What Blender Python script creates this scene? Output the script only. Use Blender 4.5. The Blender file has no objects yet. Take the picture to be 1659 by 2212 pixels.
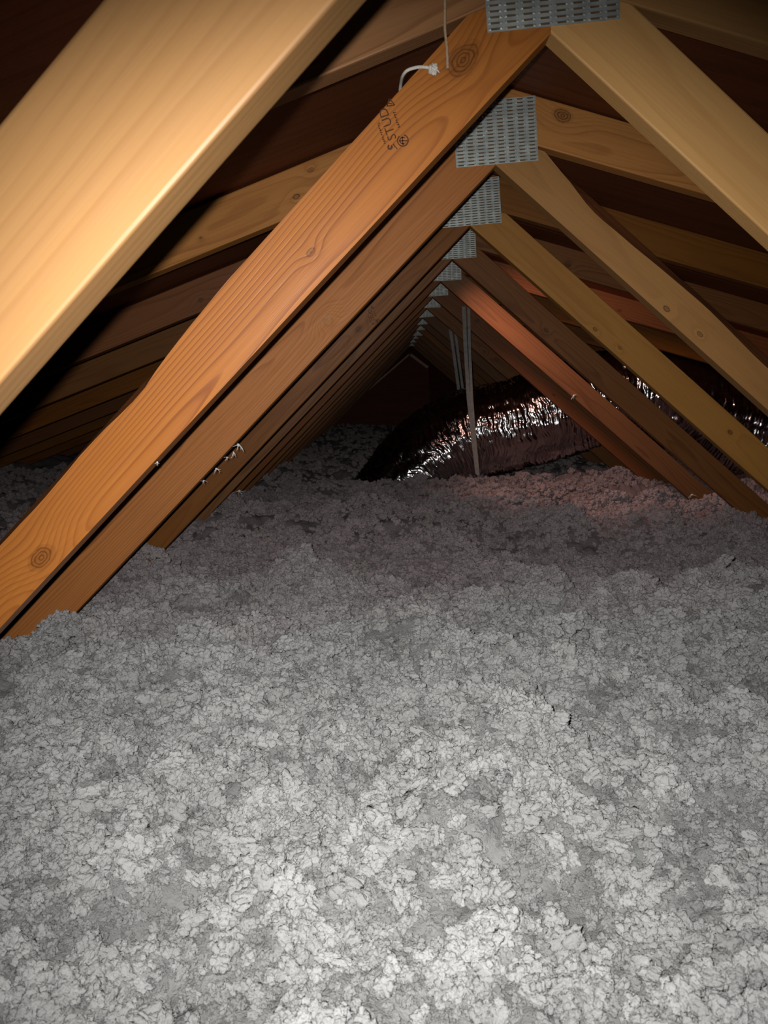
import bpy, bmesh, math, random
import numpy as np
from mathutils import Vector, Matrix, noise

random.seed(7)
rng = np.random.default_rng(11)
scene = bpy.context.scene
COL = scene.collection

# ------------------------------------------------------------------ camera
FPX, W_IMG, H_IMG = 1690.65, 1659, 2212
CAM = Vector((-0.2252, 0.0, -0.4304))
PITCH, YAW, ROLL = -0.1599, -0.0192, -0.0513
_f = Vector((math.sin(YAW)*math.cos(PITCH), math.cos(YAW)*math.cos(PITCH), math.sin(PITCH)))
_r = _f.cross(Vector((0, 0, 1))).normalized()
_u = _r.cross(_f)
_r2 = math.cos(ROLL)*_r + math.sin(ROLL)*_u
_u2 = -math.sin(ROLL)*_r + math.cos(ROLL)*_u
cd = bpy.data.cameras.new('camera')
cam = bpy.data.objects.new('camera', cd)
COL.objects.link(cam)
cam.matrix_world = Matrix(((_r2.x, _u2.x, -_f.x, CAM.x), (_r2.y, _u2.y, -_f.y, CAM.y),
                           (_r2.z, _u2.z, -_f.z, CAM.z), (0, 0, 0, 1)))
cd.sensor_fit = 'VERTICAL'
cd.sensor_height = 24.0
cd.lens = FPX/H_IMG*24.0
cd.clip_start = 0.01
cd.clip_end = 60
cd.dof.use_dof = True
cd.dof.focus_distance = 1.55
cd.dof.aperture_fstop = 8.5
scene.camera = cam

def at(px, py, y):
    """world point on the vertical plane Y=y behind a place seen in the photograph (a measuring aid)"""
    d = _f + _r2*((px-829.5)/FPX) - _u2*((py-1106)/FPX)
    return CAM + d*((y-CAM.y)/d.y)

# ------------------------------------------------------------------ light
world = bpy.data.worlds.new('world')
scene.world = world
world.use_nodes = True
world.node_tree.nodes['Background'].inputs[0].default_value = (0.010, 0.007, 0.006, 1)
world.node_tree.nodes['Background'].inputs[1].default_value = 0.10

scene.cycles.max_bounces = 4
scene.cycles.adaptive_threshold = 0.06
scene.cycles.diffuse_bounces = 1
scene.cycles.glossy_bounces = 2

vs = scene.view_settings
vs.view_transform = 'Standard'
vs.look = 'None'
vs.exposure = 0.0
vs.gamma = 1.0
vs.use_curve_mapping = False

# the phone's own flash: two centimetres up and left of the lens
fl = bpy.data.lights.new('phone_flash', 'SPOT')
fl.energy = 68
fl.color = (1.0, 0.985, 0.96)
fl.spot_size = math.radians(91)
fl.spot_blend = 1.0
fl.shadow_soft_size = 0.004
flo = bpy.data.objects.new('phone_flash', fl)
COL.objects.link(flo)
fm = cam.matrix_world.copy()
fm = (Matrix.Rotation(math.radians(-1.0), 4, _u2) @ Matrix.Rotation(math.radians(-6.0), 4, _r2)) @ fm.to_3x3().to_4x4()
fm.translation = CAM - _r2*0.016 + _u2*0.014 + _f*0.004
flo.matrix_world = fm

# warm light set at the ridge between two trusses, its source unseen
vl = bpy.data.lights.new('ridge_light', 'SPOT')
vl.energy = 28.0
vl.color = (1.0, 0.54, 0.43)
vl.spot_size = math.radians(90)
vl.spot_blend = 1.0
vl.shadow_soft_size = 0.03
vlo = bpy.data.objects.new('ridge_light', vl)
COL.objects.link(vlo)
vlo.location = (-0.10, 3.04, 0.06)
vlo.rotation_euler = (Vector((0.46, 3.38, -0.48)) - Vector(vlo.location)).to_track_quat('-Z', 'Y').to_euler()

# ------------------------------------------------------------------ node helper
class N:
    def __init__(self, mat):
        self.nt = mat.node_tree
        self.n = self.nt.nodes
        self.l = self.nt.links
    def put(self, sock, v):
        if isinstance(v, bpy.types.NodeSocket):
            self.l.new(v, sock)
        else:
            sock.default_value = v
    def math(self, op, a, b=None, c=None, clamp=False):
        m = self.n.new('ShaderNodeMath'); m.operation = op; m.use_clamp = clamp
        self.put(m.inputs[0], a)
        if b is not None: self.put(m.inputs[1], b)
        if c is not None: self.put(m.inputs[2], c)
        return m.outputs[0]
    def noise(self, vec, scale, detail=2.0, rough=0.5):
        t = self.n.new('ShaderNodeTexNoise')
        self.put(t.inputs['Vector'], vec)
        t.inputs['Scale'].default_value = scale
        t.inputs['Detail'].default_value = detail
        t.inputs['Roughness'].default_value = rough
        return t.outputs['Fac']
    def mapping(self, vec, scale=(1, 1, 1), loc=(0, 0, 0)):
        m = self.n.new('ShaderNodeMapping')
        self.put(m.inputs['Vector'], vec)
        m.inputs['Scale'].default_value = scale
        self.put(m.inputs['Location'], loc)
        return m.outputs[0]
    def mix(self, fac, a, b, mode='MIX'):
        m = self.n.new('ShaderNodeMix'); m.data_type = 'RGBA'; m.blend_type = mode
        self.put(m.inputs[0], fac)
        self.put(m.inputs[6], a if isinstance(a, bpy.types.NodeSocket) else (*a, 1))
        self.put(m.inputs[7], b if isinstance(b, bpy.types.NodeSocket) else (*b, 1))
        return m.outputs[2]
    def maprange(self, v, a, b, c=0.0, d=1.0, smooth=True):
        m = self.n.new('ShaderNodeMapRange')
        if smooth: m.interpolation_type = 'SMOOTHSTEP'
        self.put(m.inputs[0], v)
        for i, q in enumerate((a, b, c, d)): m.inputs[1+i].default_value = q
        return m.outputs[0]

def new_mat(name):
    m = bpy.data.materials.new(name)
    m.use_nodes = True
    return m, N(m), m.node_tree.nodes['Principled BSDF']

def srgb(r, g, b):
    f = lambda c: c/12.92 if c <= 0.04045 else ((c+0.055)/1.055)**2.4
    return tuple(f(v/255) for v in (r, g, b))

def wood(name, pale, dark, pith=(0.05, 0.045), freq=150.0, tilt=0.0, contrast=0.75, knots=(), seed=0.0,
         rough=0.5, wob=0.018, knot_col=(70, 38, 16), ring_scale=(0.7, 5, 5)):
    m, t, b = new_mat(name)
    tc = t.n.new('ShaderNodeTexCoord')
    oi = t.n.new('ShaderNodeObjectInfo')
    rnd = oi.outputs['Random']
    shift = t.n.new('ShaderNodeCombineXYZ')
    t.put(shift.inputs[0], t.math('MULTIPLY_ADD', rnd, 17.0, seed))
    t.put(shift.inputs[1], t.math('MULTIPLY', rnd, 5.0))
    sep = t.n.new('ShaderNodeSeparateXYZ')
    t.l.new(tc.outputs['Object'], sep.inputs[0])
    x, y, z = sep.outputs
    coord = t.mapping(tc.outputs['Object'], (1, 1, 1), shift.outputs[0])
    wobn = t.noise(t.mapping(coord, ring_scale), 2.2, 2.0, 0.45)
    wobn2 = t.noise(t.mapping(coord, (2.5, 20, 20)), 1.6, 2.0, 0.5)
    dy = t.math('SUBTRACT', y, pith[0])
    dz = t.math('SUBTRACT', t.math('MULTIPLY_ADD', x, tilt, z), pith[1])
    q = t.math('SQRT', t.math('ADD', t.math('MULTIPLY', dy, dy), t.math('MULTIPLY', dz, dz)))
    q = t.math('MULTIPLY_ADD', wobn, wob*2.2, q)
    q = t.math('MULTIPLY_ADD', wobn2, wob*0.25, q)
    kmask = None
    for (kx, kz, kr, *ka) in knots:
        amp = ka[0] if ka else 1.0
        ex = t.math('MULTIPLY', t.math('SUBTRACT', x, kx), 0.62)
        ez = t.math('SUBTRACT', z, kz)
        d = t.math('SQRT', t.math('ADD', t.math('MULTIPLY', ex, ex), t.math('MULTIPLY', ez, ez)))
        g = t.math('EXPONENT', t.math('MULTIPLY', t.math('MULTIPLY', d, d), -1.0/(2.0*kr)**2))
        q = t.math('MULTIPLY_ADD', g, kr*0.9*amp, q)
        dk = t.math('MULTIPLY_ADD', t.noise(coord, 60, 2), kr*0.35, d)
        kr_ring = t.maprange(t.math('SINE', t.math('MULTIPLY', dk, 1500.0)), -0.2, 1.0, 0.45, 1.0)
        mk = t.maprange(dk, kr*0.70, kr*1.12, 1.0, 0.0)
        mk = t.math('MULTIPLY', mk, kr_ring)
        kmask = mk if kmask is None else t.math('MAXIMUM', kmask, mk)
    fr = t.math('FRACT', t.math('MULTIPLY', q, freq))
    ramp = t.n.new('ShaderNodeValToRGB')
    t.l.new(fr, ramp.inputs[0])
    e = ramp.color_ramp.elements
    e[0].position = 0.0; e[0].color = (0.04, 0.04, 0.04, 1)
    e[1].position = 1.0; e[1].color = (0.0, 0.0, 0.0, 1)
    for p, v in ((0.35, 0.10), (0.68, 0.38), (0.84, 0.92), (0.93, 0.75)):
        k = e.new(p); k.color = (v, v, v, 1)
    fine = t.noise(t.mapping(coord, (6, 260, 260)), 1.0, 3.0, 0.6)
    blot = t.noise(t.mapping(coord, (2.2, 9, 9)), 1.5, 3.0, 0.55)
    fac = t.math('MULTIPLY', ramp.outputs[0], contrast)
    vari = t.maprange(t.noise(t.mapping(coord, (1.2, 14, 14)), 1.0, 1.0), 0.3, 0.7, 0.35, 1.0)
    fac = t.math('MULTIPLY', fac, vari)
    col = t.mix(fac, pale, dark)
    col = t.mix(t.maprange(blot, 0.45, 0.75, 0.0, 0.32), col, tuple(0.55*a+0.45*c for a, c in zip(dark, pale)))
    col = t.mix(t.maprange(fine, 0.30, 0.75, 0.0, 0.22), col, dark)
    if kmask is not None:
        kc = t.mix(t.maprange(t.noise(coord, 120, 3), 0.3, 0.7), srgb(*knot_col), tuple(1.5*c for c in srgb(*knot_col)))
        col = t.mix(t.math('MULTIPLY', kmask, 0.82), col, kc)
    # board to board differences
    hs = t.n.new('ShaderNodeHueSaturation')
    t.put(hs.inputs['Color'], col)
    t.put(hs.inputs['Value'], t.maprange(rnd, 0, 1, 0.88, 1.10, False))
    t.put(hs.inputs['Saturation'], t.maprange(t.math('FRACT', t.math('MULTIPLY', rnd, 7.31)), 0, 1, 0.92, 1.06, False))
    t.l.new(hs.outputs[0], b.inputs['Base Color'])
    rr = t.maprange(fine, 0.2, 0.8, rough-0.08, rough+0.12)
    t.l.new(rr, b.inputs['Roughness'])
    b.inputs['Specular IOR Level'].default_value = 0.25
    bp = t.n.new('ShaderNodeBump')
    bp.inputs['Strength'].default_value = 0.25
    bp.inputs['Distance'].default_value = 0.0012
    t.put(bp.inputs['Height'], t.math('MULTIPLY_ADD', fac, -0.5, fine))
    t.l.new(bp.outputs[0], b.inputs['Normal'])
    return m

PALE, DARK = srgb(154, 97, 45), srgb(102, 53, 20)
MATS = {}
MATS['lumber'] = [  # boards of the farther trusses, colour darkened to deepen the light's falloff
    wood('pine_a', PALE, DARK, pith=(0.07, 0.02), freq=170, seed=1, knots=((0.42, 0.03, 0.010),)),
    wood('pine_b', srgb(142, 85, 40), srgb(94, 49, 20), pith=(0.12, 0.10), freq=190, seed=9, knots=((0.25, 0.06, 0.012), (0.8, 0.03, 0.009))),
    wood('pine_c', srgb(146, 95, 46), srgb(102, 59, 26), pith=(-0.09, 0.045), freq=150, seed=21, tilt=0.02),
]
MATS['T0L'] = wood('pine_near_web', srgb(142, 104, 60), srgb(122, 82, 42), pith=(0.03, 0.02), freq=120, tilt=0.03, seed=3.3,
                   contrast=0.45, knots=((0.24, 0.075, 0.008),), rough=0.42)
MATS['T1L'] = wood('pine_bold_web', srgb(184, 114, 50), srgb(124, 62, 22), pith=(0.025, 0.03), freq=175, tilt=0.025, seed=5.2, contrast=0.80,
                   knots=((0.0984, 0.0565, 0.0215, 0.9), (0.3995, 0.0344, 0.0060, 1.2), (0.9584, 0.0234, 0.0180, 1.3)), rough=0.40, wob=0.012, knot_col=(84, 46, 20))
MATS['T2L'] = wood('pine_knot_web', srgb(186, 114, 46), srgb(122, 64, 20), pith=(0.03, 0.05), freq=200, tilt=-0.03, seed=8.1, contrast=0.7,
                   knots=((0.4578, 0.037, 0.010, 2.6),), rough=0.55, knot_col=(150, 105, 60))
MATS['pale'] = wood('spruce_pale', srgb(190, 136, 72), srgb(150, 98, 46), pith=(0.14, 0.04), freq=130, seed=15, contrast=0.45,
                    knots=((0.4556, 0.0147, 0.007), (0.5438, 0.0215, 0.006), (0.95, 0.05, 0.008)))
MATS['T1R'] = wood('spruce_front', srgb(238, 182, 110), srgb(204, 142, 76), pith=(0.14, 0.04), freq=130, seed=17, contrast=0.45)
MATS['C2R'] = wood('pine_knot_chord', srgb(202, 142, 86), srgb(146, 90, 48), pith=(0.05, 0.03), freq=180, seed=61, contrast=0.8, knots=((0.1198, 0.0668, 0.017, 1.0), (0.9, 0.03, 0.01)))
MATS['C2L'] = wood('pine_spotted_chord', srgb(186, 128, 72), srgb(126, 74, 34), pith=(0.12, 0.05), freq=180, seed=63, contrast=0.7, knots=((0.4171, 0.033, 0.008), (0.37, 0.07, 0.006), (0.63, 0.03, 0.004)))
MATS['plywood'] = wood('plywood', srgb(122, 64, 28), srgb(90, 44, 16), pith=(0.3, 0.3), freq=26, seed=30, contrast=0.6, wob=0.10, rough=0.65,
                       ring_scale=(0.5, 2, 2))
MATS['redply'] = wood('red_board', srgb(120, 52, 36), srgb(90, 36, 24), pith=(0.3, 0.3), freq=40, seed=31, contrast=0.3, rough=0.6)

def simple(name, col, rough=0.6, metal=0.0, nscale=60, var=0.2, bump=0.0):
    m, t, b = new_mat(name)
    tc = t.n.new('ShaderNodeTexCoord')
    nz = t.noise(tc.outputs['Object'], nscale, 3)
    t.l.new(t.mix(t.maprange(nz, 0.3, 0.7), tuple(c*(1-var) for c in col), tuple(min(1, c*(1+var)) for c in col)), b.inputs['Base Color'])
    b.inputs['Roughness'].default_value = rough
    b.inputs['Metallic'].default_value = metal
    if bump:
        bp = t.n.new('ShaderNodeBump'); bp.inputs['Distance'].default_value = bump
        t.l.new(nz, bp.inputs['Height']); t.l.new(bp.outputs[0], b.inputs['Normal'])
    return m
MATS['wane'] = wood('wane_bark', srgb(160, 94, 46), srgb(110, 58, 26), pith=(0.3, 0.3), freq=60, seed=44, contrast=0.6, wob=0.05, rough=0.7)
MATS['steel'] = simple('galvanised_steel', srgb(192, 198, 194), 0.46, 0.45, 45, 0.16, 0.0004)
MATS['slot'] = simple('slot_shadow_wood', srgb(104, 84, 62), 0.8)
MATS['ink'] = simple('stamp_ink', srgb(78, 42, 16), 0.8, 0, 300, 0.35)
MATS['cord'] = simple('cord_beige', srgb(190, 160, 128), 0.7, 0, 400, 0.15)
MATS['string'] = simple('string_white', srgb(226, 220, 208), 0.85, 0, 500, 0.12)
MATS['strap'] = simple('strap_grey', srgb(150, 146, 140), 0.55, 0.0, 50, 0.15)
MATS['fluff'] = simple('glass_fibre', srgb(238, 237, 236), 0.9, 0, 150, 0.04)
m, t, b = new_mat('duct_foil')
tc = t.n.new('ShaderNodeTexCoord')
b.inputs['Base Color'].default_value = (0.78, 0.77, 0.78, 1)
b.inputs['Metallic'].default_value = 1.0
t.l.new(t.maprange(t.noise(tc.outputs['Object'], 25, 3), 0.3, 0.7, 0.10, 0.20), b.inputs['Roughness'])
bp = t.n.new('ShaderNodeBump'); bp.inputs['Distance'].default_value = 0.004; bp.inputs['Strength'].default_value = 0.5
t.l.new(t.noise(t.mapping(tc.outputs['Object'], (3, 1, 1)), 26, 4, 0.6), bp.inputs['Height'])
t.l.new(bp.outputs[0], b.inputs['Normal'])
MATS['foil'] = m

def insulation(name, source):
    """larger tufts are whiter, small crumbs and the surface between them greyer: 'tone' is kept with every tuft"""
    m, t, b = new_mat(name)
    geo = t.n.new('ShaderNodeNewGeometry')
    n1 = t.noise(geo.outputs['Position'], 70, 4, 0.6)
    at_ = t.n.new('ShaderNodeAttribute'); at_.attribute_type = source; at_.attribute_name = 'tone'
    tone = t.math('ADD', at_.outputs['Fac'], t.maprange(n1, 0.25, 0.75, -0.16, 0.16, False), clamp=True)
    c = t.mix(tone, srgb(132, 132, 131), srgb(198, 198, 197))
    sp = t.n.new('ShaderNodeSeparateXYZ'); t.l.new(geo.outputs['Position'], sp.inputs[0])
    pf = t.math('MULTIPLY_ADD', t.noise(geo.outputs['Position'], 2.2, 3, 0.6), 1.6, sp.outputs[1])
    c = t.mix(t.maprange(pf, 2.1, 3.4, 0.0, 0.80), c, t.mix(tone, srgb(140, 124, 126), srgb(186, 168, 170)))     # tinted pinker deeper in, and darker to stand in for flash falloff
    t.l.new(c, b.inputs['Base Color'])
    b.inputs['Roughness'].default_value = 0.95
    b.inputs['Diffuse Roughness'].default_value = 0.15
    b.inputs['Specular IOR Level'].default_value = 0.1
    bp = t.n.new('ShaderNodeBump'); bp.inputs['Distance'].default_value = 0.006; bp.inputs['Strength'].default_value = 0.7
    t.l.new(t.math('MULTIPLY_ADD', t.noise(geo.outputs['Position'], 170, 3, 0.6), 1.2, t.math('MULTIPLY', t.noise(geo.outputs['Position'], 480, 3, 0.65), 0.5)), bp.inputs['Height'])
    t.l.new(bp.outputs[0], b.inputs['Normal'])
    return m
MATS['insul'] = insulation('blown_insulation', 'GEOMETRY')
MATS['tuft'] = insulation('blown_insulation_tuft', 'INSTANCER')

# ------------------------------------------------------------------ object helpers
def empty(name, loc, label=None, cat=None, group=None):
    o = bpy.data.objects.new(name, None)
    o.empty_display_size = 0.1
    COL.objects.link(o)
    o.location = loc
    if label: o['label'] = label
    if cat: o['category'] = cat
    if group: o['group'] = group
    return o

def obj(name, me, mat=None, parent=None, mw=None):
    """link a mesh; mw is its matrix in its parent's space"""
    o = bpy.data.objects.new(name, me)
    COL.objects.link(o)
    if mat is not None and not me.materials:
        me.materials.append(mat)
    elif mat is not None and me.materials[0] is None:
        me.materials[0] = mat
    o.parent = parent
    if mw is not None: o.matrix_basis = mw
    return o

def tag(o, label=None, cat=None, group=None, kind=None):
    for k, v in (('label', label), ('category', cat), ('group', group), ('kind', kind)):
        if v: o[k] = v
    return o

def mesh(name, verts, faces, smooth=False):
    me = bpy.data.meshes.new(name)
    me.from_pydata([tuple(v) for v in verts], [], faces)
    bm = bmesh.new(); bm.from_mesh(me)
    bmesh.ops.recalc_face_normals(bm, faces=bm.faces)
    bm.to_mesh(me); bm.free()
    if smooth:
        me.polygons.foreach_set('use_smooth', [True]*len(me.polygons))
    return me

def basis(ox, oy, oz, ang, side):
    """local x runs down the board, local z up across its width; the room side is local y = 0"""
    c, s = math.cos(ang), math.sin(ang)
    if side > 0:
        X, Y, Z = (c, 0, -s), (0, 1, 0), (s, 0, c)
    else:
        X, Y, Z = (-c, 0, -s), (0, -1, 0), (-s, 0, c)
    return Matrix(((X[0], Y[0], Z[0], ox), (X[1], Y[1], Z[1], oy), (X[2], Y[2], Z[2], oz), (0, 0, 0, 1)))

def board_mesh(name, head, length, width, thick, side, wane=None, bow=None, tail=None, bevel=0.0025):
    """head: list of (u,v) of the upper cut from lower edge to upper edge"""
    n = 60 if (wane or bow) else 1
    u0 = head[-1][0]
    us_up = [u0 + (length-u0)*i/n for i in range(n+1)]
    ul0 = head[0][0]
    us_lo = [ul0 + (length-ul0)*i/n for i in range(n+1)]
    yb = thick if side > 0 else -thick
    bw = bow or (lambda u: 0.0)
    wn = wane or (lambda u: 0.0)
    front, back = [], []
    for (u, v) in head[1:-1]:
        front.append((u, 0, v)); back.append((u, yb, v))
    for u in us_up:
        front.append((u, 0, width + bw(u) - wn(u))); back.append((u, yb, width + bw(u)))
    for u in reversed(us_lo):
        front.append((u, 0, bw(u))); back.append((u, yb, bw(u)))
    k = len(front)
    verts = front + back
    faces = [tuple(range(k)), tuple(range(2*k-1, k-1, -1))]
    for i in range(k):
        j = (i+1) % k
        faces.append((i, j, k+j, k+i))
    me = mesh(name, verts, faces)
    if wane:
        me.materials.append(None); me.materials.append(MATS['wane'])
        for p in me.polygons:
            if len(p.vertices) == 4 and p.normal.z > 0.5: p.material_index = 1
    if bevel and not wane:
        bm = bmesh.new(); bm.from_mesh(me)
        es = [e for e in bm.edges if len(e.link_faces) == 2 and e.calc_face_angle(0) > 1.0 and abs(e.verts[0].co.x-e.verts[1].co.x) > 0.2]
        bmesh.ops.bevel(bm, geom=es, offset=bevel, segments=2, profile=0.5, affect='EDGES')
        bm.to_mesh(me); bm.free()
    return me

# ------------------------------------------------------------------ measures of the roof
SP, TH, WD = 0.61, 0.038, 0.089
Y1 = 1.0605
AW = math.radians(42.9)          # web slope
AC = math.radians(18.2)          # roof slope
ZC = 0.060                       # chord underside at the ridge
NT = 15                          # trusses 0..14
FLOOR_Z = -0.95
Yn = lambda n: Y1 + (n-1)*SP

# ------------------------------------------------------------------ setting
ceiling = empty('ceiling', (0, 0, 0)); tag(ceiling, kind='structure')
ZS = ZC + WD/math.cos(AC) + 0.001
def panel_mesh(l, w, t=0.012):
    g = 0.0015
    x0, x1, y0, y1 = g, l-g, g, w-g
    v = [(x0, y0, 0), (x1, y0, 0), (x1, y1, 0), (x0, y1, 0), (x0, y0, t), (x1, y0, t), (x1, y1, t), (x0, y1, t)]
    f = [(0, 3, 2, 1), (4, 5, 6, 7), (0, 1, 5, 4), (1, 2, 6, 5), (2, 3, 7, 6), (3, 0, 4, 7)]
    return mesh('sheathing_panel', v, f)
pm = panel_mesh(1.22, 2.44)
for side in (-1, 1):
    for row in range(3):
        for k in range(-1, 6):
            off = 1.22 if row % 2 else 0.0
            y0 = -0.95 + k*2.44 + off - 1.2
            if y0 > 11: continue
            d = 0.0 + row*1.22
            c, s = math.cos(AC), math.sin(AC)
            if side > 0:
                mw = Matrix(((c, 0, s, d*c), (0, 1, 0, y0), (-s, 0, c, ZS-d*s), (0, 0, 0, 1)))
            else:
                mw = Matrix(((-c, 0, -s, -d*c), (0, -1, 0, y0+2.44), (-s, 0, c, ZS-d*s), (0, 0, 0, 1)))
            obj('sheathing_panel', pm, MATS['plywood'], ceiling, mw)

fm_ = mesh('floor', [(-3.45, -1.6, -1.36), (3.45, -1.6, -1.36), (3.45, 12.3, -1.36), (-3.45, 12.3, -1.36),
                     (-3.45, -1.6, -1.40), (3.45, -1.6, -1.40), (3.45, 12.3, -1.40), (-3.45, 12.3, -1.40)],
           [(0, 1, 2, 3), (7, 6, 5, 4), (0, 4, 5, 1), (1, 5, 6, 2), (2, 6, 7, 3), (3, 7, 4, 0)])
tag(obj('floor', fm_, simple('gypsum', srgb(190, 186, 178), 0.9)), kind='structure')
hx = 3.45
zb = ZS - hx*math.tan(AC) - 0.004
gv = [(-hx, 0, -1.36), (hx, 0, -1.36), (hx, 0, zb), (0, 0, ZS-0.004), (-hx, 0, zb)]
gv2 = gv + [(x, 0.02, z) for x, y, z in gv]
gm = mesh('wall_back', [(x, y+12.2, z) for x, y, z in gv2],
          [(0, 1, 2, 3, 4), (9, 8, 7, 6, 5)] + [(i, (i+1) % 5, 5+(i+1) % 5, 5+i) for i in range(5)])
tag(obj('wall_back', gm, MATS['plywood']), kind='structure')

# ------------------------------------------------------------------ trusses
def plate_mesh():
    pw, ph = 0.165, 0.122
    nc, nr = 8, 18
    cx, rz = pw/nc, ph/nr
    sw, sh = 0.0110, 0.0027
    bm = bmesh.new()
    xs = [0.0]; kx = []
    for i in range(nc):
        a = i*cx + (cx-sw)/2
        xs += [a, a+sw]; kx.append(len(xs)-2)
    xs.append(pw)
    zs = [0.0]; kz = []
    for j in range(nr):
        a = j*rz + (rz-sh)/2
        zs += [a, a+sh]; kz.append(len(zs)-2)
    zs.append(ph)
    V = [[bm.verts.new((x, 0, z)) for z in zs] for x in xs]
    slots = set((i, j) for i in kx for j in kz)
    def add(vs, mi=0):
        f = bm.faces.new(vs); f.material_index = mi; return f
    for i in range(len(xs)-1):
        for j in range(len(zs)-1):
            q = [V[i][j], V[i+1][j], V[i+1][j+1], V[i][j+1]]
            if (i, j) in slots:
                d = [bm.verts.new((v.co.x, 0.0011, v.co.z)) for v in q]
                add(d, 1)
                for k in range(4):
                    add([q[k], q[(k+1) % 4], d[(k+1) % 4], d[k]])
                # the punched tooth leaves a small proud lip at both ends of the slot
                for (xa, dr) in ((xs[i], 1), (xs[i+1], -1)):
                    zz = (zs[j]+zs[j+1])/2 + random.uniform(-.0006, .0006)
                    hgt = -0.0016*random.uniform(0.5, 1.2)
                    r = 0.0019
                    b0 = [bm.verts.new((xa-dr*0.0018+dx*r, -0.00005, zz+dz*r)) for dx, dz in ((-1, -.8), (1, -.8), (1, .8), (-1, .8))]
                    tp = bm.verts.new((xa-dr*0.0010, hgt, zz+0.0004))
                    for k in range(4): add([b0[k], b0[(k+1) % 4], tp])
            else:
                add(q)
    # edge of the sheet
    e = [bm.verts.new(p) for p in ((0, .0012, 0), (pw, .0012, 0), (pw, .0012, ph), (0, .0012, ph))]
    o4 = [V[0][0], V[-1][0], V[-1][-1], V[0][-1]]
    for k in range(4):
        add([o4[k], o4[(k+1) % 4], e[(k+1) % 4], e[k]])
    me = bpy.data.meshes.new('connector_plate')
    bm.to_mesh(me); bm.free()
    me.materials.append(MATS['steel']); me.materials.append(MATS['slot'])
    return me
PLATE = plate_mesh()

def wob(seed, f, a, lo=0.0):
    return lambda u: max(lo, a*(noise.noise((u*f, seed, 0.3)) + 0.5*noise.noise((u*f*2.7, seed+4, 0.1))))
def wane_t1(u):
    s = max(0.0, min(1.0, (u-0.50)/0.25))
    base = 0.011*s*(1.0+0.5*noise.noise((u*5, 2.2, 0)))
    notch = 0.006*math.exp(-((u-0.70)/0.05)**2)
    return max(0.0, base + notch + 0.0015*noise.noise((u*30, 1, 0))*s)
def wane_t2r(u):
    s = min(1.0, u/0.2)
    return max(0.002, 0.027*s*(0.85+0.5*noise.noise((u*4, 7.7, 0))) + 0.0012*noise.noise((u*40, 3, 0)))

a, c_ = AW, AC
def uv(wx, wz, ang):       # a point of the right half in the board's own frame
    return (wx*math.cos(ang) - wz*math.sin(ang), wx*math.sin(ang) + wz*math.cos(ang))
den = math.tan(a)-math.tan(c_)
xk = (WD/math.cos(a) - ZC)/den
HEAD_W = [(0, 0), uv(0, ZC-0.001, a), uv(xk, ZC-xk*math.tan(c_)-0.001, a)]
HEAD_C = [(0.0005, 0), (-WD*math.tan(c_)+0.0005, WD)]
WEB_L, CH_L = 1.62, 3.35
web_me = {s: board_mesh('web', HEAD_W, WEB_L, WD, TH, s) for s in (-1, 1)}
ch_me = {s: board_mesh('top_chord', HEAD_C, CH_L, WD, TH, s) for s in (-1, 1)}

OFF = {0: (0.0, 0.0), 1: (-0.0071, -0.0075), 2: (0.004, -0.0040), 3: (0.012, -0.004), 4: (0.007, 0.0), 5: (0.003, 0), 6: (0, 0)}
DANG = {}   # small differences in slope of single webs (n, side): degrees
PL = {1: (-0.079, 0.004, 2.4), 2: (-0.080, -0.001, 1.8), 3: (-0.078, -0.002, 2.0)}

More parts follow.
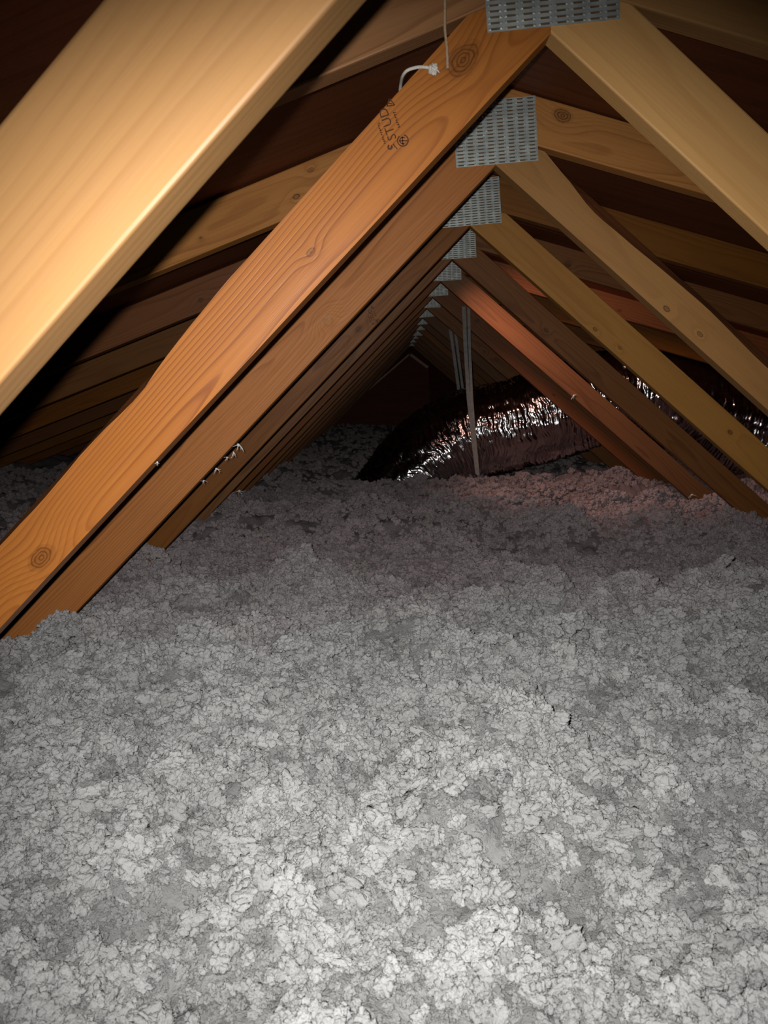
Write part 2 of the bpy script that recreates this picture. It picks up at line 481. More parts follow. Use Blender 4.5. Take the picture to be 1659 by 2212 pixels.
WORDS = ['nearest', 'second', 'third', 'fourth', 'fifth', 'sixth', 'seventh', 'eighth', 'ninth', 'tenth',
         'eleventh', 'twelfth', 'thirteenth', 'fourteenth', 'last and farthest']
LAB = {0: 'nearest roof truss, its broad pale web filling the upper left corner',
       1: 'roof truss with the STUD ink stamp, big knots and a cord over its web',
       2: 'roof truss whose square steel plate shows whole behind the stamped web',
       3: 'fourth roof truss from the front with a faint ink stamp on its left web',
       4: 'fifth roof truss from the front with a dark brown right web',
       5: 'sixth roof truss from the front, its right web glowing orange red',
       6: 'seventh roof truss from the front, just in front of the silver duct',
       7: 'eighth roof truss from the front, just behind the silver duct',
       14: 'farthest roof truss, last small plate in the dark before the peaked board'}
truss_webs = {}
for n in range(NT):
    dx, dz = OFF.get(n, (rng.uniform(-.006, .006), rng.uniform(-.004, .004)))
    y = Yn(n)
    lab = LAB.get(n, '%s roof truss from the front, in the dark behind the silver duct' % WORDS[n])
    tr = empty('roof_truss', (dx, y, dz), lab, 'truss', 'roof trusses along the ridge')
    for s in (-1, 1):
        da = math.radians(DANG.get((n, s), 0.0))
        me = web_me[s]
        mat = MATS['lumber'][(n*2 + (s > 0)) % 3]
        if (n, s) == (0, -1): mat = MATS['T0L']; me = web_me[s].copy(); me.materials.clear()
        elif (n, s) == (1, -1):
            mat = MATS['T1L']; me = board_mesh('web', HEAD_W, WEB_L, WD, TH, s, wane=wane_t1)
        elif (n, s) == (2, -1): mat = MATS['T2L']; me = web_me[s].copy(); me.materials.clear()
        elif (n, s) == (2, 1):
            mat = MATS['pale']; me = board_mesh('web', HEAD_W, WEB_L, WD, TH, s, wane=wane_t2r)
        elif s > 0 and n in (1, 3): mat = MATS['T1R' if n == 1 else 'pale']; me = web_me[s].copy(); me.materials.clear()
        else:
            me = web_me[s].copy(); me.materials.clear()
        w = obj('web', me, mat, tr, basis(0, 0, 0, AW+da, s))
        truss_webs[(n, s)] = w
        me = ch_me[s].copy(); me.materials.clear()
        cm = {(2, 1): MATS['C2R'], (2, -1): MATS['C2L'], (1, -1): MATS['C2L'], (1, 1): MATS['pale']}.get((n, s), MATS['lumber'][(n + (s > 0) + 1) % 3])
        obj('top_chord', me, cm, tr, basis(0, 0, ZC, AC, s))
    px, pz, rot = PL.get(n, (-0.080+rng.uniform(-.008, .008), rng.uniform(-.004, .006), rng.uniform(-1, 3)))
    obj('connector_plate', PLATE, None, tr, Matrix.Translation((px, -0.0013, pz)) @ Matrix.Rotation(-math.radians(rot), 4, 'Y'))

# ------------------------------------------------------------------ ink stamps on two webs
def text_polys(s, size):
    cu = bpy.data.curves.new('lettering', 'FONT'); cu.body = s; cu.size = size
    cu.align_x = 'CENTER'; cu.align_y = 'CENTER'; cu.resolution_u = 3
    o = bpy.data.objects.new('lettering', cu); COL.objects.link(o)
    dg = bpy.context.evaluated_depsgraph_get()
    me = bpy.data.meshes.new_from_object(o.evaluated_get(dg))
    v = [(p.co.x, p.co.y) for p in me.vertices]; f = [tuple(p.vertices) for p in me.polygons]
    bpy.data.objects.remove(o); bpy.data.curves.remove(cu); bpy.data.meshes.remove(me)
    return v, f

def stamp(web, side, center_uv, rot, size):
    """flat ink lettering lying on the face of a web; rot is the reading direction in the board's frame"""
    V, F = [], []
    def put(vs, fs, ox=0, oy=0):
        b0 = len(V); V.extend((x+ox, y+oy) for x, y in vs); F.extend(tuple(b0+i for i in f) for f in fs)
    def bar(x0, y0, x1, y1, w):
        d = math.hypot(x1-x0, y1-y0) or 1e-6; nx, ny = -(y1-y0)/d*w/2, (x1-x0)/d*w/2
        put([(x0+nx, y0+ny), (x1+nx, y1+ny), (x1-nx, y1-ny), (x0-nx, y0-ny)], [(0, 1, 2, 3)])
    def ring(cx, cy, r, w, a0=0, a1=360, n=20):
        p = [(cx+rr*math.cos(math.radians(a0+(a1-a0)*i/n)), cy+rr*math.sin(math.radians(a0+(a1-a0)*i/n))) for i in range(n+1) for rr in (r-w/2, r+w/2)]
        put(p, [(2*i, 2*i+1, 2*i+3, 2*i+2) for i in range(n)])
    S = size
    v, f = text_polys('STUD', S*1.05); put(v, f)
    # a broken line of worn small print above and one below the word
    rr = random.Random(3)
    for (yy, xa, xb, hh) in ((0.72*S, -1.35*S, 0.35*S, 0.20*S), (-0.80*S, -0.55*S, 0.75*S, 0.26*S)):
        x = xa
        while x < xb:
            w = rr.uniform(0.08, 0.17)*S
            bar(x, yy-hh/2+rr.uniform(0, .1)*S, x+w*0.2, yy+hh/2, 0.06*S)
            bar(x, yy+rr.uniform(-.1, .1)*S, x+w, yy+rr.uniform(-.1, .1)*S, 0.06*S)
            x += w+0.05*S
    # round mark with a crossing stroke, triangle mark, and a worn blot
    ring(-1.62*S, -0.75*S, 0.44*S, 0.10*S, 20, 330); ring(-1.62*S, -0.75*S, 0.25*S, 0.09*S, -60, 190)
    bar(-1.95*S, -0.65*S, -1.30*S, -0.80*S, 0.09*S); bar(-1.55*S, -0.45*S, -1.75*S, -1.1*S, 0.09*S)
    t0 = [(1.20*S, -1.00*S), (1.82*S, -0.75*S), (1.32*S, -0.36*S)]
    for i in range(3): bar(*t0[i], *t0[(i+1) % 3], 0.09*S)
    bar(1.36*S, -0.82*S, 1.50*S, -0.55*S, 0.08*S)
    ring(-1.75*S, 0.42*S, 0.16*S, 0.14*S, 0, 300, 9); bar(-1.9*S, 0.0, -1.6*S, 0.1*S, 0.10*S); bar(-2.1*S, -0.1*S, -1.9*S, -0.02*S, 0.08*S)
    c, s = math.cos(rot), math.sin(rot)
    yy = -0.0004 if side > 0 else 0.0004
    sx = 1 if side > 0 else -1
    verts = []
    for (x, y_) in V:
        X, Yv = x*c - y_*s, x*s + y_*c        # as seen from the room, u to the right of the picture
        verts.append((center_uv[0] + sx*X, yy, center_uv[1] + Yv))
    me = bpy.data.meshes.new('grade_stamp'); me.from_pydata(verts, [], F)
    o = obj('grade_stamp', me, MATS['ink'], web)
    o['label'] = 'black ink grade stamp reading STUD'
    return o
def web_uv(n, side, px, py):
    p = truss_webs[(n, side)]
    dx, dz = p.parent.location.x, p.parent.location.z
    q = at(px, py, Yn(n))
    x, z = q.x-dx, q.z-dz
    return uv(x if side > 0 else -x, z, AW)
# in the left webs' frame the picture's right is -u tilted by the web's slope
def left_rot(img_deg):
    return math.radians(img_deg) - AW - 0.0513
stamp(truss_webs[(1, -1)], -1, web_uv(1, -1, 838, 268), left_rot(109), 0.0154)
stamp(truss_webs[(3, -1)], -1, web_uv(3, -1, 803, 681), left_rot(112), 0.0130)

# ------------------------------------------------------------------ cord and string on the stamped web
def tube(name, pts, r, mat, n=10, closed_caps=True, sub=6):
    P = [Vector(p) for p in pts]
    path = []
    for i in range(len(P)-1):
        p0, p1, p2, p3 = P[max(i-1, 0)], P[i], P[i+1], P[min(i+2, len(P)-1)]
        for k in range(sub):
            q = k/sub
            path.append(0.5*((2*p1) + (p2-p0)*q + (2*p0-5*p1+4*p2-p3)*q*q + (3*p1-p0-3*p2+p3)*q**3))
    path.append(P[-1])
    verts, faces = [], []
    up = Vector((0.13, 0.97, 0.2)).normalized()
    for i, p in enumerate(path):
        tg = (path[min(i+1, len(path)-1)]-path[max(i-1, 0)]).normalized()
        a_ = tg.cross(up).normalized(); b_ = tg.cross(a_).normalized()
        rr = r(i/(len(path)-1)) if callable(r) else r
        for k in range(n):
            an = 2*math.pi*k/n
            verts.append(p + a_*(rr*math.cos(an)) + b_*(rr*math.sin(an)))
    for i in range(len(path)-1):
        for k in range(n):
            faces.append((i*n+k, i*n+(k+1) % n, (i+1)*n+(k+1) % n, (i+1)*n+k))
    faces.append(tuple(range(n))); faces.append(tuple(range((len(path)-1)*n, len(path)*n)))
    return mesh(name, verts, faces, True)

yf = Yn(1) - 0.004
cpts = [at(958, -160, yf-0.004), at(959, -60, yf-0.004), at(961, 5, yf-0.003), at(961, 60, yf), at(965, 100, yf), at(967, 148, yf+0.001)]
tag(obj('cord', tube('cord', cpts, 0.0019, None), MATS['cord']),
    'thin beige cord hanging down beside the large dark knot', 'cord')
e_ = empty('string', at(937, 150, yf), 'white string looped over the stamped web with a frayed end knot', 'string')
def rel(o, me):
    me.transform(Matrix.Translation(-Vector(o.location))); return me
spts = [at(864, 196, Yn(1)+0.050), at(866, 180, Yn(1)+0.030), at(870, 164, Yn(1)+0.004), at(880, 152, Yn(1)-0.008),
        at(900, 145.5, yf-0.004), at(918, 145, yf-0.002), at(933, 147, yf-0.002)]
obj('loop', rel(e_, tube('loop', spts, 0.0020, None)), MATS['string'], e_)
bm = bmesh.new()
bmesh.ops.create_icosphere(bm, subdivisions=3, radius=0.0062)
for v in bm.verts:
    d = noise.noise(v.co*260)*0.5 + noise.noise(v.co*700)*0.25
    v.co *= 1.0 + d
    v.co.y *= 0.75
kme = bpy.data.meshes.new('knot'); bm.to_mesh(kme); bm.free()
obj('knot', kme, MATS['string'], e_, Matrix.Translation((0, -0.0015, 0)))
for (qx, qy) in ((934, 136), (941, 163), (928, 157), (949, 157)):
    p = at(qx, qy, yf-0.004)
    obj('frayed_end', rel(e_, tube('frayed_end', [at(937, 150, yf-0.002), (at(937, 150, yf-0.003)+p)/2+Vector((0.001, -0.002, 0)), p], lambda q: 0.0017*(1-0.6*q), None, 6)), MATS['string'], e_)

# ------------------------------------------------------------------ silver duct
def duct():
    P = [Vector(p) for p in ((-0.50, 4.47, -1.50), (-0.30, 4.45, -1.16), (-0.08, 4.43, -0.89), (0.16, 4.42, -0.74), (0.42, 4.42, -0.685),
                             (0.70, 4.43, -0.625), (0.98, 4.43, -0.555), (1.25, 4.43, -0.57), (1.55, 4.43, -0.70), (1.9, 4.43, -0.86), (2.4, 4.43, -1.15))]
    path = []
    sub = 90
    for i in range(len(P)-1):
        p0, p1, p2, p3 = P[max(i-1, 0)], P[i], P[i+1], P[min(i+2, len(P)-1)]
        for k in range(sub):
            q = k/sub
            path.append(0.5*((2*p1) + (p2-p0)*q + (2*p0-5*p1+4*p2-p3)*q*q + (3*p1-p0-3*p2+p3)*q**3))
    n = 200
    verts, faces = [], []
    L = 0.0
    for i, p in enumerate(path):
        if i: L += (p-path[i-1]).length
        tg = (path[min(i+1, len(path)-1)]-path[max(i-1, 0)]).normalized()
        a_ = Vector((0, 1, 0)); b_ = tg.cross(a_).normalized()
        for k in range(n):
            an = 2*math.pi*k/n
            ca, sa = math.cos(an), math.sin(an)
            # pleats run round the duct; they wander, branch and fade
            w = L + 0.030*noise.noise((ca*2.2, sa*2.2, L*2.0)) + 0.012*noise.noise((ca*6, sa*6, L*5+3))
            pl = 1.0-abs(noise.noise((w*62.0, an*0.9 if an < math.pi else (2*math.pi-an)*0.9, 1.7)))*2.0
            pl2 = 1.0-abs(noise.noise((w*150.0, ca*2.6, sa*2.6)))*2.0
            amp = 0.0078+0.0065*noise.noise((ca*1.5+9, sa*1.5, L*3))
            r = 0.248 + amp*pl + amp*0.55*pl2 + 0.010*noise.noise((ca*1.2, sa*1.2, L*2.5)) + 0.0075*noise.noise((ca*4.2, sa*4.2, w*13)) + 0.0035*noise.noise((ca*9.5, sa*9.5, w*34))
            verts.append(p + a_*(r*ca) + b_*(r*sa))
    for i in range(len(path)-1):
        for k in range(n):
            faces.append((i*n+k, i*n+(k+1) % n, (i+1)*n+(k+1) % n, (i+1)*n+k))
    me = bpy.data.meshes.new('flexible_duct')
    me.from_pydata([tuple(v) for v in verts], [], faces)
    me.polygons.foreach_set('use_smooth', [True]*len(me.polygons))
    return me
tag(obj('flexible_duct', duct(), MATS['foil']), 'fat crinkled silver foil duct lying across the insulation', 'duct')

# ------------------------------------------------------------------ straps that carry the duct
def strip(name, pts, w, th=0.0016, tw=0.0):
    P = [Vector(p) for p in pts]
    verts, faces = [], []
    for i, p in enumerate(P):
        tg = (P[min(i+1, len(P)-1)]-P[max(i-1, 0)]).normalized()
        sd = tg.cross(Vector((0, 1, 0))).normalized()
        sd = Matrix.Rotation(tw*i/(len(P)-1), 3, tg) @ sd
        nn = tg.cross(sd).normalized()
        for (sx, sy) in ((-1, -1), (1, -1), (1, 1), (-1, 1)):
            verts.append(p + sd*(sx*w/2) + nn*(sy*th/2))
    for i in range(len(P)-1):
        for k in range(4):
            faces.append((4*i+k, 4*i+(k+1) % 4, 4*i+4+(k+1) % 4, 4*i+4+k))
    faces += [(0, 1, 2, 3), tuple(4*(len(P)-1)+k for k in range(4))]
    return mesh(name, verts, faces)
ys = Yn(6) + TH
def strap(name, label, strands):
    base = Vector(strands[0][0][-1])
    e = empty(name, base, label, 'strap')
    for pts, w in strands:
        obj('strand', rel(e, strip('strand', pts, w)), MATS['strap'], e)
    return e
yF = 4.085
strap('hanging_strap', 'grey double strap hanging in front of the silver duct',
      [([at(1002, 662, yF), at(1005, 740, yF), at(1012, 860, yF), at(1022, 950, yF), at(1031, 1024, yF)], 0.019),
       ([at(1012, 655, yF-0.006), at(1014, 740, yF-0.006), at(1019, 860, yF-0.006), at(1026, 950, yF-0.006), at(1033, 1026, yF-0.006)], 0.014)])
yB = 4.80
strap('hanging_strap', 'grey strap pair going down behind the top of the silver duct',
      [([at(968, 680, yB), at(974, 720, yB), at(984, 790, yB), at(992, 850, yB-0.03)], 0.018),
       ([at(979, 684, yB), at(984, 720, yB), at(993, 790, yB), at(1001, 850, yB-0.03)], 0.015)])
yC = 4.60
strap('hanging_strap', 'dim grey strap in the dark gap at the right edge',
      [([at(1538, 730, yC), at(1541, 790, yC), at(1546, 860, yC)], 0.016)])

# ------------------------------------------------------------------ peaked board far behind
yP = 9.55
pk = at(886, 762, yP)
base_z = -1.05
def prism(name, poly, y0, y1):
    k = len(poly)
    v = [(x, y0, z) for x, z in poly] + [(x, y1, z) for x, z in poly]
    f = [tuple(range(k)), tuple(range(2*k-1, k-1, -1))] + [(i, (i+1) % k, k+(i+1) % k, k+i) for i in range(k)]
    return mesh(name, v, f)
rt = at(926, 792, yP); lf = at(720, 905, yP)
pe = empty('peaked_board', (pk.x, yP, base_z), 'dark red peaked board with pale edges far behind the duct', 'board')
poly = [(lf.x, base_z), (rt.x, base_z), (rt.x, rt.z-0.03), (pk.x, pk.z-0.03), (lf.x, lf.z)]
bme = prism('board', [(x-pk.x, z-base_z) for x, z in poly], 0.0, 0.02)
obj('board', bme, MATS['redply'], pe)
MATS['edge'] = simple('sawn_edge', srgb(240, 190, 165), 0.7)
for (p, q) in ((pk, rt), (lf, pk)):
    d = (q-p); nrm = Vector((-d.z, 0, d.x)).normalized()*(0.030 if q is rt else 0.018)
    pp = [(p.x, p.z), (q.x, q.z), (q.x-nrm.x, q.z-nrm.z), (p.x-nrm.x, p.z-nrm.z)]
    obj('edge_strip', prism('edge_strip', [(x-pk.x, z-base_z) for x, z in pp], -0.025, 0.0), MATS['edge'], pe)

# ------------------------------------------------------------------ blown insulation
def vnoise(x, y, seed):
    """smooth 2-D gradient noise on arrays"""
    r = np.random.default_rng(seed)
    perm = r.permutation(512); ang = r.uniform(0, 2*np.pi, 512)
    gx, gy = np.cos(ang), np.sin(ang)
    xi, yi = np.floor(x).astype(int), np.floor(y).astype(int)
    xf, yf_ = x-xi, y-yi
    def g(ix, iy, dx, dy):
        h = perm[(perm[ix % 512] + iy) % 512]
        return gx[h]*dx + gy[h]*dy
    u = xf**3*(xf*(xf*6-15)+10); v = yf_**3*(yf_*(yf_*6-15)+10)
    n00 = g(xi, yi, xf, yf_); n10 = g(xi+1, yi, xf-1, yf_)
    n01 = g(xi, yi+1, xf, yf_-1); n11 = g(xi+1, yi+1, xf-1, yf_-1)
    return 1.5*((n00*(1-u)+n10*u)*(1-v) + (n01*(1-u)+n11*u)*v)

def gauss(x, y, cx, cy, sx, sy): return np.exp(-((x-cx)/sx)**2 - ((y-cy)/sy)**2)
def height(x, y):
    h = -1.026 - 0.030*x
    h = h + 0.030*vnoise(x*1.3, y*1.3, 3) + 0.022*vnoise(x*2.9+5, y*2.9, 4)
    h += 0.050*gauss(x, y, -0.1, 3.02, 1.6, 0.30)              # long swell across the bay
    h -= 0.045*gauss(x, y, 0.9, 3.60, 0.8, 0.22)
    h += 0.070*gauss(x, y, 0.75, 1.72, 0.42, 0.20)             # mound at the right
    h -= 0.050*gauss(x, y, 0.75, 2.25, 0.7, 0.25)
    h += 0.030*gauss(x, y, -1.16, 1.47, 0.16, 0.16)            # drifts against the webs
    h += 0.025*gauss(x, y, -1.10, 2.22, 0.12, 0.10)
    h += 0.030*gauss(x, y, -0.2, 4.1, 0.5, 0.15)
    h += 0.20*np.clip((np.abs(x)-1.5)/1.6, 0, 1)**1.5*0.5
    h += 0.06*np.clip((y-6.5)/3.0, 0, 1)
    return h
def domes(x, y, cell, seed):
    """rounded heaps, one to a jittered cell, each with its own height"""
    r = np.random.default_rng(seed)
    jx, jy, jh = r.uniform(0.1, 0.9, (64, 64)), r.uniform(0.1, 0.9, (64, 64)), r.uniform(0.25, 1.0, (64, 64))
    u, v = x/cell, y/cell
    iu, iv = np.floor(u).astype(int), np.floor(v).astype(int)
    best = np.zeros_like(u)
    for du in (-1, 0, 1):
        for dv in (-1, 0, 1):
            a_, b_ = iu+du, iv+dv
            h = jh[a_ % 64, b_ % 64]
            d2 = (u-a_-jx[a_ % 64, b_ % 64])**2 + (v-b_-jy[a_ % 64, b_ % 64])**2
            best = np.maximum(best, h*np.clip(1.0-d2/(0.6+0.6*h)**2, 0, 1)**0.75)
    return best
def mid(x, y):
    wx = x + 0.020*vnoise(x*14, y*14, 71); wy = y + 0.020*vnoise(x*14, y*14, 72)
    m1 = np.clip(0.55+0.9*vnoise(x*3.1, y*3.1, 73), 0, 1.2)
    b = vnoise(x*4.3, y*4.3, 5)*0.024
    b = b + domes(wx, wy, 0.105, 81)*0.046*m1 + domes(wx+3, wy, 0.046, 82)*0.030 + domes(x+7, y+1, 0.021, 83)*0.013
    return b
def fine(x, y):
    return vnoise(x*110, y*110, 9)*0.003 + vnoise(x*230, y*230, 10)*0.0018

xs = np.concatenate([np.linspace(-2.9, -1.7, 35)[:-1], np.linspace(-1.7, 1.7, 520), np.linspace(1.7, 2.9, 35)[1:]])
ysl = [-0.9]
while ysl[-1] < 12.1:
    v = ysl[-1]
    ysl.append(v + (0.010 if v < 0.2 else max(0.0055, 0.0055*max(v, 1.0)**1.15) if v < 6 else 0.06))
ysl = np.array(ysl)
GX, GY = np.meshgrid(xs, ysl)
GZ = height(GX, GY) + mid(GX, GY) + fine(GX, GY)
# sideways push makes the clumps overhang
DX = 0.003*vnoise(GX*40, GY*40, 21) + 0.0015*vnoise(GX*110, GY*110, 22)
DY = 0.003*vnoise(GX*40, GY*40, 23) + 0.0015*vnoise(GX*110, GY*110, 24)
surf = np.stack([GX+DX, GY+DY, GZ], -1).reshape(-1, 3)
ny, nx = GX.shape
ii = (np.arange(ny-1)[:, None]*nx + np.arange(nx-1)[None, :]).ravel()
quads = np.stack([ii, ii+1, ii+nx+1, ii+nx], 1)

# loose tufts on top
def onto(x, y, off, extra=0.0):
    """points lifted off the surface along its slope"""
    e = 0.004
    f = lambda a_, b_: height(a_, b_) + mid(a_, b_)
    gx = (f(x+e, y)-f(x-e, y))/(2*e); gy = (f(x, y+e)-f(x, y-e))/(2*e)
    k = 1/np.sqrt(gx*gx+gy*gy+1)
    z = f(x, y) + fine(x, y) + extra
    return np.stack([x-gx*k*off, y-gy*k*off, z+k*off], 1)
def scatter(n, x0, x1, y0, y1, rm, sg, lift=(0.0, 0.7), cl=1.0, seed=31):
    x = rng.uniform(x0, x1, n); y = rng.uniform(y0, y1, n)
    clump = vnoise(x*6, y*6, seed) + 0.7*vnoise(x*17, y*17, seed+1)
    keep = cl*clump > rng.uniform(-0.7, 0.45, n)
    x, y, clump = x[keep], y[keep], clump[keep]
    r = np.clip(np.exp(rng.normal(math.log(rm), sg, len(x))), rm*0.4, rm*1.7)
    return onto(x, y, r*rng.uniform(lift[0], lift[1], len(x)), 0.004*np.clip(clump, 0, 1)), r
def heaps(nc, x0, x1, y0, y1, rh, rt, per):
    """little heaps, each piled from many crumbs"""
    cx = rng.uniform(x0, x1, nc); cy = rng.uniform(y0, y1, nc)
    ok = vnoise(cx*3.3, cy*3.3, 61) > rng.uniform(-0.5, 0.5, nc)
    cx, cy = cx[ok], cy[ok]
    R = rh*np.exp(rng.normal(0, 0.40, len(cx)))
    k = np.maximum(6, (per*(R/rh)**2)).astype(int)
    idx = np.repeat(np.arange(len(cx)), k)
    m = len(idx)
    th = rng.uniform(0, 2*np.pi, m); q = np.sqrt(rng.uniform(0, 1, m))
    el = rng.uniform(0.7, 1.5, len(cx))[idx]
    x = cx[idx] + R[idx]*q*np.cos(th)*el; y = cy[idx] + R[idx]*q*np.sin(th)/el
    r = rt*np.clip(np.exp(rng.normal(0, 0.34, m)), 0.4, 1.6)
    z = height(x, y) + mid(x, y) + R[idx]*0.95*np.sqrt(np.clip(1-q*q, 0, 1)) + r*rng.uniform(-0.5, 0.35, m)
    return np.stack([x, y, z], 1), r
sets = [scatter(54000, -0.95, 0.75, 0.25, 1.45, 0.0042, 0.35, (0.1, 1.0), 0.2, 41),
        scatter(12000, -0.95, 0.75, 0.25, 1.45, 0.0098, 0.33, (0.05, 0.95), 1.6),
        heaps(420, -0.95, 0.75, 0.25, 1.45, 0.026, 0.0078, 22),
        scatter(60000, -1.5, 1.35, 1.40, 2.6, 0.0050, 0.35, (0.1, 1.0), 0.2, 41),
        scatter(18000, -1.5, 1.35, 1.40, 2.6, 0.0105, 0.33, (0.05, 0.95), 1.6),
        heaps(700, -1.5, 1.35, 1.40, 2.6, 0.030, 0.0085, 22),
        scatter(26000, -1.7, 2.0, 2.5, 4.3, 0.0100, 0.42, (-0.1, 0.8)),
        heaps(500, -1.7, 2.0, 2.5, 4.3, 0.032, 0.0095, 22),
        scatter(9000, -2.4, 2.6, 4.2, 7.0, 0.015, 0.4),
        scatter(4000, -2.6, 2.6, 7.0, 11.0, 0.022, 0.4),
        scatter(5000, -2.85, -1.4, 0.2, 5.0, 0.018, 0.4), scatter(5000, 1.3, 2.85, 0.2, 5.0, 0.018, 0.4),
        scatter(3000, -1.2, 1.2, -0.6, 0.3, 0.010, 0.4)]
pts = np.concatenate([s[0] for s in sets]); rad = np.concatenate([s[1] for s in sets])
npt, nsf = len(pts), len(surf)
me = bpy.data.meshes.new('blown_insulation')
allv = np.concatenate([surf, pts]).astype(np.float32)
me.vertices.add(len(allv)); me.vertices.foreach_set('co', allv.ravel())
me.loops.add(quads.size); me.loops.foreach_set('vertex_index', quads.astype(np.int32).ravel())
me.polygons.add(len(quads)); me.polygons.foreach_set('loop_start', np.arange(0, quads.size, 4, dtype=np.int32))
me.polygons.foreach_set('use_smooth', np.ones(len(quads), dtype=bool))
me.update(calc_edges=True)
def attr(name, typ, data, key):
    at_ = me.attributes.new(name, typ, 'POINT'); at_.data.foreach_set(key, data)
flag = np.zeros(len(allv), bool); flag[nsf:] = True
attr('tuft', 'BOOLEAN', flag, 'value')
sc = np.ones((len(allv), 3), np.float32)
sc[nsf:] = rad[:, None]*rng.uniform([0.8, 0.8, 0.75], [1.5, 1.2, 1.2], (npt, 3))
attr('tuft_scale', 'FLOAT_VECTOR', sc.ravel(), 'vector')
patch = lambda q: vnoise(q[:, 0]*11, q[:, 1]*11, 91) + 0.7*vnoise(q[:, 0]*27, q[:, 1]*27, 92) + 0.5*vnoise(q[:, 0]*4, q[:, 1]*4, 93)
tn = np.zeros(len(allv), np.float32)
tn[:nsf] = 0.28 + 0.2*patch(surf)
tn[nsf:] = 0.46 + 0.22*patch(pts) + np.clip((rad-0.006)/0.012, -0.2, 0.35) + rng.normal(0, 0.08, npt)
attr('tone', 'FLOAT', np.clip(tn, 0, 1), 'value')
ro = np.zeros((len(allv), 3), np.float32)
ro[nsf:] = rng.uniform([-0.6, -0.6, 0], [0.6, 0.6, 6.28], (npt, 3))
attr('tuft_rot', 'FLOAT_VECTOR', ro.ravel(), 'vector')
ix = np.zeros(len(allv), np.int32); ix[nsf:] = rng.integers(0, 6, npt)
attr('tuft_kind', 'INT', ix, 'value')
ins = obj('blown_insulation', me, MATS['insul'])
tag(ins, 'clumpy white blown fibreglass insulation covering the whole attic floor', 'insulation', kind='stuff')

def tuft_mesh(k):
    """a popcorn-like clump of smaller lumps with short stray fibres"""
    bm = bmesh.new()
    e = random.Random(100+k)
    base = []
    for q in range(11):
        if q == 0: c0, r0 = Vector((0, 0, 0)), 0.62
        else:
            d = Vector((e.gauss(0, 1), e.gauss(0, 1), e.gauss(0, 0.8))).normalized()
            c0, r0 = d*e.uniform(0.45, 0.80), e.uniform(0.20, 0.42)
        o = Vector((k*13.1+q*5.3, k*7.7, k*3.3+q))
        vs_ = bmesh.ops.create_icosphere(bm, subdivisions=3, radius=1.0)['verts']
        st = Vector((e.uniform(.8, 1.35), e.uniform(.8, 1.2), e.uniform(.8, 1.1)))
        for v in vs_:
            p = v.co.copy()
            d = 0.40*noise.noise(p*1.4+o) + 0.30*noise.noise(p*3.1+o) + 0.20*noise.noise(p*6.5+o) + 0.13*noise.noise(p*13+o)
            v.co = c0 + Vector((p.x*st.x, p.y*st.y, p.z*st.z))*(r0*(0.95+d))
            base.append((v.co.copy(), p))
    for q in range(190):
        p, nrm = e.choice(base)
        side = nrm.cross(Vector((e.uniform(-1, 1), e.uniform(-1, 1), e.uniform(-1, 1)))).normalized()
        d = (nrm*e.uniform(0.4, 1.0) + side.cross(nrm)*e.uniform(-0.8, 0.8)).normalized()*e.uniform(0.08, 0.30)
        w = side*e.uniform(0.014, 0.036)
        b0 = p - nrm*0.03
        md_ = b0 + d*0.55 + nrm*0.015
        vv = [bm.verts.new(b0-w), bm.verts.new(b0+w), bm.verts.new(md_+w*0.8), bm.verts.new(md_-w*0.8), bm.verts.new(b0+d+side*e.uniform(-.06, .06))]
        bm.faces.new((vv[0], vv[1], vv[2], vv[3])); bm.faces.new((vv[3], vv[2], vv[4]))
    m_ = bpy.data.meshes.new('tuft'); bm.to_mesh(m_); bm.free()
    m_.polygons.foreach_set('use_smooth', [True]*len(m_.polygons))
    m_.materials.append(MATS['tuft'])
    return m_
TUFTS = []
for k in range(6):
    to = bpy.data.objects.new('tuft', tuft_mesh(k))     # only a source for the node group, not placed in the scene
    TUFTS.append(to)
ng = bpy.data.node_groups.new('tufts', 'GeometryNodeTree')
ng.interface.new_socket('Geometry', in_out='INPUT', socket_type='NodeSocketGeometry')
ng.interface.new_socket('Geometry', in_out='OUTPUT', socket_type='NodeSocketGeometry')
gi = ng.nodes.new('NodeGroupInput'); go = ng.nodes.new('NodeGroupOutput')
g2i = ng.nodes.new('GeometryNodeGeometryToInstance')
for to in TUFTS:
    on = ng.nodes.new('GeometryNodeObjectInfo'); on.inputs['Object'].default_value = to
    ng.links.new(on.outputs['Geometry'], g2i.inputs[0])
def named(n_, typ):
    na = ng.nodes.new('GeometryNodeInputNamedAttribute'); na.data_type = typ; na.inputs[0].default_value = n_
    return na.outputs[0]
iop = ng.nodes.new('GeometryNodeInstanceOnPoints')
ng.links.new(gi.outputs[0], iop.inputs['Points'])
ng.links.new(named('tuft', 'BOOLEAN'), iop.inputs['Selection'])
ng.links.new(g2i.outputs[0], iop.inputs['Instance'])
iop.inputs['Pick Instance'].default_value = True
ng.links.new(named('tuft_kind', 'INT'), iop.inputs['Instance Index'])
e2r = ng.nodes.new('FunctionNodeEulerToRotation')
ng.links.new(named('tuft_rot', 'FLOAT_VECTOR'), e2r.inputs[0])
ng.links.new(e2r.outputs[0], iop.inputs['Rotation'])
ng.links.new(named('tuft_scale', 'FLOAT_VECTOR'), iop.inputs['Scale'])
jn = ng.nodes.new('GeometryNodeJoinGeometry')
ng.links.new(gi.outputs[0], jn.inputs[0]); ng.links.new(iop.outputs[0], jn.inputs[0])
ng.links.new(jn.outputs[0], go.inputs[0])
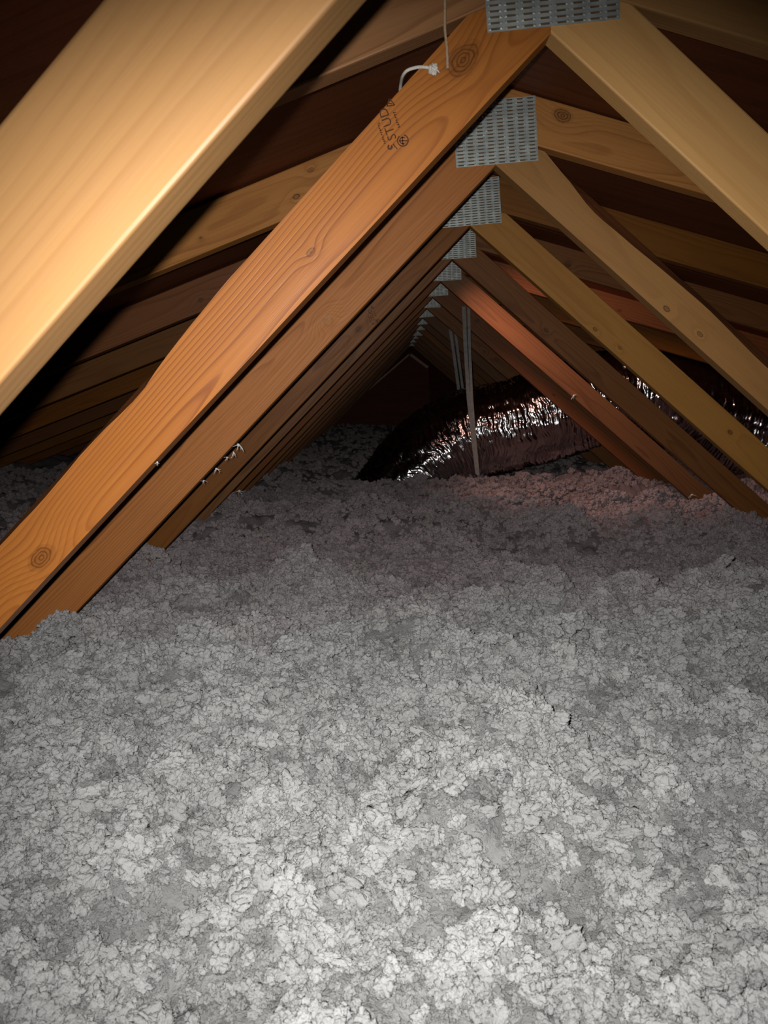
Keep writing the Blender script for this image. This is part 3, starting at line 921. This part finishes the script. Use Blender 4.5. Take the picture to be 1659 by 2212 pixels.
md = ins.modifiers.new('tufts', 'NODES'); md.node_group = ng

# ------------------------------------------------------------------ wisps of fibre caught on the boards
def wisp(n, side, px, py, size, label, seed, back=0.0):
    p = at(px, py, Yn(n)+back-0.003)
    e = random.Random(seed)
    bm = bmesh.new()
    bmesh.ops.create_icosphere(bm, subdivisions=2, radius=size*0.20)
    for v in bm.verts: v.co *= 1.0 + 0.9*noise.noise(v.co/size*2.2 + Vector((seed, 0, 0)))
    m_ = bpy.data.meshes.new('fibre_wisp'); bm.to_mesh(m_); bm.free()
    bm = bmesh.new(); bm.from_mesh(m_)
    for k in range(5):
        d = Vector((e.uniform(-1, 1), e.uniform(-0.4, 0.1), e.uniform(-1.5, 0.2))).normalized()
        q = d*size*e.uniform(0.7, 1.5)
        tm = tube('x', [(0, 0, 0), q*0.55 + Vector((e.uniform(-.2, .2), 0, e.uniform(-.2, .2)))*size, q], lambda s: size*0.075*(1.05-s), None, 5, sub=3)
        bm.from_mesh(tm)
    bm.to_mesh(m_); bm.free()
    tag(obj('fibre_wisp', m_, MATS['fluff'], None, Matrix.Translation(p)), label, 'fluff', 'fibre wisps caught on the webs')
wisp(2, -1, 516, 960, 0.017, 'largest white wisp hanging from the lower edge of a left web', 1, 0.01)
wisp(2, -1, 504, 978, 0.011, 'thin wisp just below the largest one on the left web edge', 2, 0.01)
wisp(2, -1, 490, 988, 0.008, 'tiny wisp, third along the left web edge from the largest', 3, 0.01)
wisp(2, -1, 468, 1012, 0.011, 'stubby wisp lower on the left web edge, fourth from the largest', 4, 0.01)
wisp(2, -1, 440, 1038, 0.007, 'smallest wisp lowest on the left web edge', 5, 0.01)
wisp(4, -1, 517, 1060, 0.020, 'pale tuft stuck near the foot of a far left web', 6)
wisp(5, 1, 1240, 854, 0.020, 'white fleck stuck on the orange red right web', 7)
wisp(5, 1, 1495, 1068, 0.022, 'white wisp at the foot of the orange red right web', 8)
wisp(1, -1, 340, 998, 0.004, 'tiny white speck on the lower edge of the stamped web', 9)
